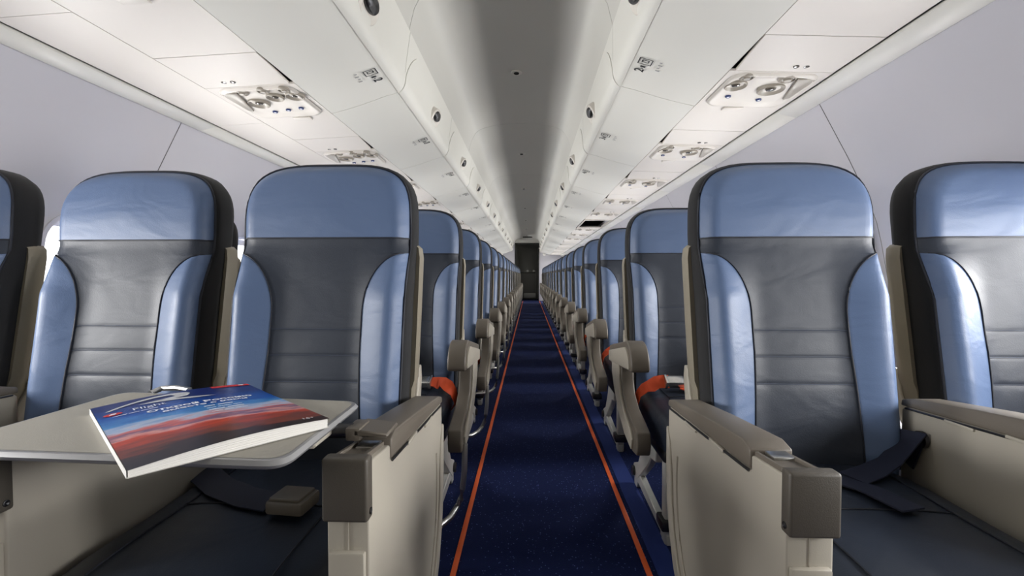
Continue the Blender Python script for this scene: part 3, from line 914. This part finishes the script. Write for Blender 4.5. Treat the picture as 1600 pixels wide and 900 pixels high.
# belts (orange in the rows behind, navy in the first row)
def belt(sg, variant):
    s = MB()
    if variant == 'R':
        path = [(sg * .222, -.22, .40), (sg * .232, -.235, .43), (sg * .226, -.25, .465), (sg * .205, -.25, .485), (sg * .18, -.245, .492), (sg * .16, -.245, .505), (sg * .14, -.245, .508), (sg * .118, -.245, .508)]
        side = [(0, 1, 0), (0, 1, .1), (0, 1, .4), (0, .9, .5), (0, .5, .9), (0, .4, .95), (0, .4, .95), (0, .4, .95)]
        s.ribbon(path, side, .046, .003)
        s2 = MB(); s2.ribbon([(sg * .075, -.24, .494), (sg * .045, -.25, .487), (sg * .0, -.22, .487), (sg * -.08, -.15, .487), (sg * -.15, -.09, .492)], (0, .9, .35), .046, .003)
        bk = MB().box((sg * .095 - .030, -.262, .492), (sg * .095 + .030, -.225, .522), .005, 2, Matrix.Rotation(R(35), 4, 'X'))
        bk.box((sg * .128 - .005, -.265, .490), (sg * .128 + .005, -.222, .524), .003, 2, Matrix.Rotation(R(35), 4, 'X'))
    else:
        path = [(sg * .215, -.22, .40), (sg * .232, -.24, .43), (sg * .224, -.255, .465), (sg * .203, -.25, .486), (sg * .182, -.24, .499), (sg * .165, -.235, .492), (sg * .148, -.235, .497), (sg * .13, -.235, .497)]
        side = [(0, 1, 0), (0, 1, .1), (.2, 1, .5), (0, .6, .8), (0, .9, .5), (0, .5, .85), (0, .8, .5), (0, .8, .5)]
        s.ribbon(path, side, .046, .003)
        s2 = MB(); s2.ribbon([(sg * .075, -.225, .490), (sg * .03, -.21, .487), (sg * -.05, -.16, .487), (sg * -.15, -.09, .492)], (0, .9, .35), .046, .003)
        bk = MB().box((sg * .10 - .032, -.262, .486), (sg * .10 + .032, -.21, .508), .005, 2, Matrix.Rotation(R(18), 4, 'X'))
        bk.box((sg * .135 - .005, -.265, .484), (sg * .135 + .005, -.207, .510), .003, 2, Matrix.Rotation(R(18), 4, 'X'))
    return s.mesh('seat_belt', 'orange_web', 50), s2.mesh('seat_belt', 'orange_web', 50), bk.mesh('belt_buckle', 'buckle', 40)
BELT = {'L': belt(1, 'L'), 'R': belt(-1, 'R')}

def add_seat(col, row):
    side = 'L' if col in 'ABC' else 'R'
    sg = 1 if side == 'L' else -1            # direction of the aisle
    pos = {'C': 'aisle', 'D': 'aisle', 'B': 'middle', 'A': 'window', 'E': 'window'}[col]
    y = 1.11 + PITCH * row + (SEAT_DY[col] if row == 0 else 0)
    e = empty('passenger_seat', ((SEAT_X if row == 0 else SEAT_XR)[col], y, 0))
    tag(e, 'blue and charcoal leather %s seat in the %s row of the %s' % (pos, ORD[row], SIDE[side]), 'seat', 'passenger seats on the ' + SIDE[side])
    bk = put('backrest', D['cover'], e)
    bk['label'] = 'black cloth back cover'
    near = row < 7 and (col in 'CD' or row < 2)
    put('headrest_panel', D['headrest_panel'], e); put('centre_panel', D['centre_panel'], e)
    for b in ('bl', 'br'):
        o = put('side_bolster', D[b], e)
        if near: put('piping', D['p' + b], o)
    put('edge_piping', D['edge'], e)
    if near:
        put('seam', D['seam'], e)
        for i in range(3): put('stitch_line', D['st%d' % i], e)
    put('back_shell', D['shell'], e)
    for k in ('kl', 'kr'): put('recline_bracket', D[k], e)
    c = put('seat_cushion', D['cushion'], e)
    if near: put('cushion_seam', D['cseam'], c)
    put('seat_pan', D['pan'], e)
    if col in 'CDAE':
        lx = sg * .165 if col in 'CD' else -sg * .12
        for n, k in (('front_leg', 'leg_front'), ('floor_rail', 'rail'), ('rear_leg', 'casting')):
            o = put(n, D[k], e, (lx, 0, 0))
            if k == 'casting': put('track_bolt', D['bolt'], o)
            if k == 'leg_front': put('foot_clamp', D['stop'], o)
    if row > 0:
        if col in 'CD':
            A = ARM[sg]
            p = put('armrest_pad', A['pad'], e); put('side_cap', A['capin'], p)
            s = put('armrest_support', A['sup'], e); put('support_trim', A['trim'], s)
            if side == 'L': put('baggage_bar', A['bar'], e)
        else:
            A = INN[sg]; put('armrest_pad', A['pad'], e); put('armrest_support', A['sup'], e)
        if row < 9 or col in 'CD':
            B = BELT[side]
            put('seat_belt', B[0], e, (0, 0, -.014)); put('seat_belt', B[1], e, (0, 0, -.016)); put('belt_buckle', B[2], e, (0, 0, -.014))
    return e
SEATS = {}
for row in range(NROW):
    for col in 'CDBEA':
        SEATS[(col, row)] = add_seat(col, row)

# ------------------------------------------------------------------ first-row details: navy belts
def first_row_belts():
    e = SEATS[('C', 0)]
    b = MB(); b.ribbon([(-.21, -.16, .47), (-.17, -.20, .482), (-.10, -.26, .487), (-.02, -.30, .487), (.04, -.315, .487)], (0, 1, .2), .05, .003); b.build('seat_belt', 'navy_web', e).location.z = -.021
    k = MB(); k.box((.045, -.355, .482), (.115, -.295, .506), .006, 2, Matrix.Rotation(R(-6), 4, 'Z'))
    k.box((.050, -.350, .504), (.108, -.300, .511), .003, 2, Matrix.Rotation(R(-6), 4, 'Z'))
    k.build('belt_buckle', 'taupe', e).location.z = -.021  # darker than the other buckles: shadow on the metal put into its colour
    e = SEATS[('D', 0)]
    b = MB(); b.ribbon([(-.22, -.12, .46), (-.12, -.13, .478), (-.02, -.17, .485), (.03, -.24, .487), (.05, -.32, .487)], [(0, 1, .2), (0, 1, .2), (.4, 1, 0), (1, .4, 0), (1, .2, 0)], .05, .003); b.build('seat_belt', 'navy_web', e).location.z = -.021
    b = MB(); b.ribbon([(.03, -.20, .489), (.09, -.17, .492), (.14, -.15, .505), (.18, -.14, .54), (.193, -.14, .565), (.202, -.13, .545), (.202, -.11, .49)], [(0, 1, .1), (0, 1, .1), (0, 1, 0), (0, 1, 0), (0, 1, 0), (0, 1, 0), (0, 1, 0)], .05, .003); b.build('seat_belt', 'navy_web', e).location.z = -.021
    k = MB(); k.lathe([(.018, -.004), (.018, .004)], 16, Matrix.Translation((.206, -.145, .55)) @ Matrix.Rotation(R(90), 4, 'Y')); k.build('belt_anchor', 'darkmetal', e).location.z = -.021
first_row_belts()

# ------------------------------------------------------------------ first-row armrest consoles
def console(xc, yf, yr, zf, zr, wd, label, aisle, sg, group):
    """xc centre x; front y, rear y; top heights; sg = +1 if the aisle lies at +x"""
    e = empty('armrest_console', (xc, 0, 0)); tag(e, label, 'armrest', group)
    h = wd / 2
    def top(y): return zf + (zr - zf) * (y - yf) / (yr - yf)
    yl = yf + .105                                  # lid begins here
    zb = .085 if aisle else .30
    body = [(yf + .012, zb), (yf + .012, top(yf) - .012), (yl, top(yl) - .012), (yl, top(yl) - .035), (yr - .01, top(yr) - .022), (yr, top(yr) - .03)]
    if aisle:
        body += [(yr, .42)] + [(yr - .29 + .29 * math.cos(R(a)), .42 - .335 * math.sin(R(a))) for a in (12, 24, 36, 48, 60, 75, 90)]
    else:
        body += [(yr, .34), (yr - .03, zb)]
    MB().prism(body, 'x', -h, h, .0035, 2).build('console_body', 'beige', e, 50)
    lid = [(yl + .002, top(yl) - .034), (yl + .002, top(yl) - .004), (yl + .03, top(yl) + .003), ((yl + yr) / 2, top((yl + yr) / 2) + .004), (yr - .03, top(yr) + .001), (yr, top(yr) - .008), (yr + .002, top(yr) - .022)]
    ld = MB().prism(lid, 'x', -h - .001, h + .001, .003, 2).build('console_lid', 'taupe', e, 50)
    # hinge line along the lid on the aisle face
    MB().tube([(sg * (h + .0012), yl + .004, top(yl) - .037), (sg * (h + .0012), yr - .012, top(yr) - .025)], .0022, 6).build('lid_hinge', 'darkmetal', ld)
    for t in (.3, .62):
        yy = yl + (yr - yl) * t
        MB().box((sg * (h + .001) - .003, yy - .03, top(yy) - .036), (sg * (h + .001) + .003, yy + .03, top(yy) - .030), .001).build('hinge_leaf', 'beige', ld)
    # channel on top of the front portion
    for x0, x1 in ((-h + .004, -h + .010), (h - .016, h - .009)):
        MB().prism([(yf + .03, top(yf) - .016), (yf + .03, top(yf) - .007), (yl - .002, top(yl) - .006), (yl - .002, top(yl) - .016)], 'x', x0, x1, .001, 1).build('channel_rib', 'taupe', e)
    MB().prism([(yf + .03, top(yf) - .016), (yf + .03, top(yf) - .0105), (yl - .002, top(yl) - .0105), (yl - .002, top(yl) - .016)], 'x', -h + .009, h - .015, .0).build('channel_floor', 'taupe', e)
    MB().box((-.014, yl - .032, top(yl) - .013), (.018, yl - .004, top(yl) - .003), .003).build('lid_catch', 'metal', e)
    # dark end cap
    cp = MB().box((-h - .002, yf, top(yf) - .086), (h + .002, yf + .022, top(yf) - .002), .0045, 3).build('end_cap', 'cap', e)
    MB().lathe([(.0045, 0), (.0045, .002), (.003, .0025), (.0001, .001)], 12, Matrix.Translation((sg * (h + .001), yf + .011, top(yf) - .074)) @ Matrix.Rotation(R(90 * sg), 4, 'Y')).build('cap_screw', 'darkmetal', cp)
    # split front face and lower cover
    MB().box((-.001, yf + .0105, .30), (.001, yf + .0135, top(yf) - .085), 0).build('front_joint', 'beige', e)
    MB().box((-h + .005, yf + .004, .20), (h - .005, yf + .02, top(yf) - .128), .003).build('front_cover', 'beige', e)
    if aisle:
        # raised rim sweeping down the rear edge
        rim = [(yr + .003, .52), (yr + .003, .42)] + [(yr - .29 + .293 * math.cos(R(a)), .42 - .338 * math.sin(R(a))) for a in (12, 24, 36, 48, 60, 75, 90)]
        inn = [(yr - .29 + .255 * math.cos(R(a)), .42 - .302 * math.sin(R(a))) for a in (90, 75, 60, 48, 36, 24, 12)] + [(yr - .035, .42), (yr - .018, .49)]
        MB().prism(rim + inn, 'x', sg * (h - .01), sg * (h + .0045), .0025, 2).build('side_rim', 'beige', e, 50)
        rl = [(yr - .29 + .225 * math.cos(R(a)), .42 - .262 * math.sin(R(a))) for a in range(-12, 85, 8)]
        MB().tube([(sg * (h + .0005), a, b) for a, b in rl], .0028, 6).build('moulding_line', 'beige', e)
    return e
CONS = 'first-row armrest consoles'
cC = console(-.2385, .571, 1.078, .641, .593, .057, 'beige aisle armrest console holding the opened tray table', True, 1, CONS)
cD = console(.3605, .578, 1.082, .629, .590, .061, 'beige aisle armrest console with closed lid, in front of the two-seat side', True, -1, CONS)
console(.863, .575, 1.045, .646, .607, .058, 'beige armrest console between the two seats of the two-seat first row', False, -1, CONS)
console(-.7385, .571, 1.05, .641, .605, .057, 'beige armrest console under the far end of the tray table', False, 1, CONS)
console(-1.2735, .571, 1.055, .641, .612, .057, 'beige armrest console beside the window seat of the first three-seat row', False, 1, CONS)

# ------------------------------------------------------------------ tray table folded out of the aisle console
def tray():
    ox = -.2385
    z1 = .660
    cor = [(-.2835, .5095), (-.2885, .764), (-.752, .812), (-.752, .530)]
    loop = []
    n = len(cor)
    for i in range(n):
        p, a, b = Vector(cor[i]), Vector(cor[i - 1]), Vector(cor[(i + 1) % n])
        u, v = (a - p).normalized(), (b - p).normalized(); r = .028
        for t in [k / 6 for k in range(7)]:
            loop.append(((1 - t) ** 2) * (p + u * r) + 2 * t * (1 - t) * p + t * t * (p + v * r))
    cen = sum(loop, Vector((0, 0))) / len(loop)
    mb = MB(); rings = []
    for ins, z in ((.0015, z1), (.0, z1 - .002), (-.002, z1 - .005), (.0, z1 - .009), (.004, z1 - .012), (.03, z1 - .013)):
        rings.append([(cen.x + (p.x - cen.x) * (1 - ins / .2) - ox, cen.y + (p.y - cen.y) * (1 - ins / .13), z) for p in loop])
    vs = mb.grid(rings, closed=True); mb.bm.faces.new(vs[-1])
    inner = [(cen.x + (p.x - cen.x) * .972 - ox, cen.y + (p.y - cen.y) * .955, z1 + .0004) for p in loop]
    vi = mb.grid([rings[0], inner], closed=True)
    t = mb.build('tray_table', 'trayrim', cC, 35)
    t['label'] = 'grey tray table with silver rim, unfolded over the seat'
    tp = MB(); tp.bm.faces.new([tp.bm.verts.new((p[0], p[1], p[2] + .0003)) for p in inner]); tp.build('tray_surface', 'traytop', t, recalc=False)
    # hinge arm from console to tray
    MB().prism([(-.29 - ox, .640), (-.29 - ox, .652), (-.34 - ox, .654), (-.34 - ox, .636)], 'y', .60, .665, .003, 1).build('support_arm', 'beige', t)
    MB().tube([(-.315 - ox, .66, .644), (-.262 - ox, .665, .644)], .011, 12).build('hinge_pin', 'darkmetal', t)
    MB().box((-.268 - ox, .645, .634), (-.245 - ox, .69, .654), .004).build('hinge_block', 'taupe', t)
    MB().prism([(-.255 - ox, .642), (-.205 - ox, .640), (-.205 - ox, .646), (-.255 - ox, .652)], 'y', .645, .700, .002, 1).build('hinge_flap', 'taupe', t)
    # bright catch at the rear edge
    MB().tube([(-.70 - ox, .81, .658), (-.695 - ox, .83, .662), (-.665 - ox, .828, .664), (-.635 - ox, .822, .662), (-.63 - ox, .805, .658)], .005, 8).build('tray_catch', 'metal', t)
tray()

# ------------------------------------------------------------------ magazine
def magazine():
    z0 = .6612
    e = empty('magazine', (-.4785, .6485, z0))
    a = Vector((.765, -.644, 0))       # down the page (head to foot)
    b = Vector((.644, .765, 0))        # across the page (spine to fore edge)
    mt = Matrix((b, -a, Vector((0, 0, 1)))).transposed()
    e.rotation_euler = mt.to_euler()
    tag(e, 'glossy magazine with a red mountain landscape cover lying on the tray table', 'magazine')
    W, L, T = .220, .332, .0085
    def sag(x, y):   # pages fan up gently towards the fore edge
        q = x / W + .5
        return .006 * math.sin(math.pi * q) + .006 * max(0, .2 - y / L) * q
    def sheet(x0, x1, y0, y1, zf, m, name, nx=18, ny=24):
        mb = MB(); mb.grid([[(x0 + (x1 - x0) * i / nx, y0 + (y1 - y0) * j / ny, zf(x0 + (x1 - x0) * i / nx, y0 + (y1 - y0) * j / ny)) for i in range(nx + 1)] for j in range(ny + 1)])
        return mb
    top = lambda x, y: T + sag(x, y)
    pg = MB()
    N = 26
    rows = []
    # page block: several thin layers so the edges read as leaves
    for k in range(13):
        f0, f1 = k / 13, (k + .86) / 13
        ins = .0009 * random.random()
        pr = []
        for j in range(N + 1):
            y = -L / 2 + .002 + ins + (L - .004 - 2 * ins) * j / N
            pr.append([(-W / 2 + .001, y), (W / 2 - .002 - ins, y)])
        xs = [-W / 2 + .001 + (W - .003 - ins) * i / 10 for i in range(11)]
        ys = [-L / 2 + .002 + ins + (L - .004 - 2 * ins) * j / N for j in range(N + 1)]
        z = lambda x, y, f: .0006 + f * (top(x, y) - .0012)
        up = [[(x, y, z(x, y, f1)) for x in xs] for y in ys]; dn = [[(x, y, z(x, y, f0)) for x in xs] for y in ys]
        pg.grid(up); pg.grid(dn, flip=True)
        bl = [(x, ys[0]) for x in xs] + [(xs[-1], y) for y in ys[1:]] + [(x, ys[-1]) for x in xs[::-1][1:]] + [(xs[0], y) for y in ys[::-1][1:-1]]
        pg.grid([[(x, y, z(x, y, f0)) for x, y in bl], [(x, y, z(x, y, f1)) for x, y in bl]], closed=True)
    pg.build('pages', 'paper', e, 40)
    cv = sheet(-W / 2, W / 2, -L / 2, L / 2, lambda x, y: top(x, y) + .0003, 'cover', 'front_cover').build('front_cover', 'cover', e, 60)
    MB().grid
    bc = sheet(-W / 2, W / 2, -L / 2, L / 2, lambda x, y: .0003, 'paper', 'back', 4, 4).build('back_cover', 'paper', e, 60)
    sp = MB(); sp.grid([[(-W / 2 - .0008, -L / 2 + L * j / 12, 0) for j in range(13)], [(-W / 2 - .0008, -L / 2 + L * j / 12, top(-W / 2, 0) + .0004) for j in range(13)]]); sp.build('spine', 'paper', e)
    # lettering, laid on the cover
    def lay(me, x, y, name, rot=0.0):
        c, s = math.cos(rot), math.sin(rot)
        for v in me.vertices:
            px, py = v.co.x * c - v.co.y * s + x, v.co.x * s + v.co.y * c + y
            v.co = (px, py, top(px, py) + .0009)
        return put(name, me, cv)
    def poly(pts, m, name, off=.0009):
        me_b = MB(); bb = me_b.bm
        f = bb.faces.new([bb.verts.new((x, y, 0)) for x, y in pts])
        bmesh.ops.triangulate(bb, faces=bb.faces[:]); bmesh.ops.subdivide_edges(bb, edges=bb.edges[:], cuts=2)
        for v in bb.verts: v.co.z = top(v.co.x, v.co.y) + off
        return me_b.build(name, m, cv, recalc=False)
    # swooping wing-like capital at the head of the page
    def bz(p0, p1, p2, n=8): return bezier(p0, p1, p2, n)
    o = (-W / 2, L / 2)
    lg = bz((.012, -.050), (.035, -.026), (.075, -.014), 8) + bz((.085, -.012), (.125, -.010), (.122, -.030), 8)[1:] + bz((.120, -.040), (.112, -.047), (.096, -.049), 5)[1:] + [(.150, -.070), (.128, -.070)] + [(.050, -.049)] + bz((.062, -.046), (.095, -.042), (.101, -.033), 6) + bz((.103, -.022), (.085, -.023), (.074, -.025), 5)[1:] + bz((.060, -.028), (.035, -.036), (.016, -.053), 6)[1:]
    poly([(o[0] + x, o[1] + y) for x, y in lg], 'silverprint', 'emblem')
    lay(text_mesh('Flight', .019, 'whiteprint'), o[0] + .040, o[1] - .077, 'lettering')
    poly([(o[0] + .018 + .011 * math.cos(R(t)), o[1] - .074 + .0075 * math.sin(R(t))) for t in range(0, 360, 24)], 'redprint', 'badge')
    poly([(o[0] + .013, o[1] - .078), (o[0] + .016, o[1] - .071), (o[0] + .023, o[1] - .071), (o[0] + .020, o[1] - .078)], 'whiteprint', 'badge_mark', .0013)
    def dashes(x, y, widths, h):          # lines of print too small to read in the photograph
        for wd_ in widths:
            poly([(x, y), (x + wd_, y), (x + wd_, y + h), (x, y + h)], 'whiteprint', 'fine_print'); x += wd_ + h
    dashes(o[0] + .016, o[1] - .090, (.016, .012, .02), .0022)
    lay(text_mesh('Открой Россию', .0165, 'whiteprint', .0005, 'CENTER', 1.12), o[0] + .122, o[1] - .112, 'lettering')
    lay(text_mesh('вместе с нами', .0145, 'whiteprint', .0004, 'CENTER', 1.1), o[0] + .124, o[1] - .128, 'lettering')
    for i, ws in enumerate(((.014, .02), (.012, .018, .012), (.02, .022), (.014, .012, .016))):
        dashes(o[0] + .115, o[1] - .146 - i * .013, ws, .0042 if i % 2 == 0 else .0026)
    poly([(W / 2 - .062, L / 2 - .001), (W / 2 - .001, L / 2 - .001), (W / 2 - .001, L / 2 - .016), (W / 2 - .062, L / 2 - .016)], 'redprint', 'corner_band')
    poly([(W / 2 - .018, L / 2 - .005), (W / 2 - .010, L / 2 - .005), (W / 2 - .010, L / 2 - .011), (W / 2 - .018, L / 2 - .011)], 'whiteprint', 'band_mark', .0013)
    lay(text_mesh('16+', .011, 'whiteprint', 0, 'CENTER'), W / 2 - .022, -L / 2 + .016, 'lettering')
magazine()

# ------------------------------------------------------------------ leaflet left on a seat of the second row
def leaflet():
    e = empty('leaflet', (-1.10, 1.66, .469)); e.rotation_euler = (0, 0, R(18))
    tag(e, 'white folded leaflet with red print lying on the middle seat of the second row', 'leaflet')
    MB().box((-.075, -.05, 0), (.075, .05, .012), .002).build('pages', 'paper', e)
    for k in range(5): MB().box((-.06 + k * .025, -.0508, .003), (-.045 + k * .025, -.0495, .009)).build('red_print_mark', 'redprint', e)
leaflet()
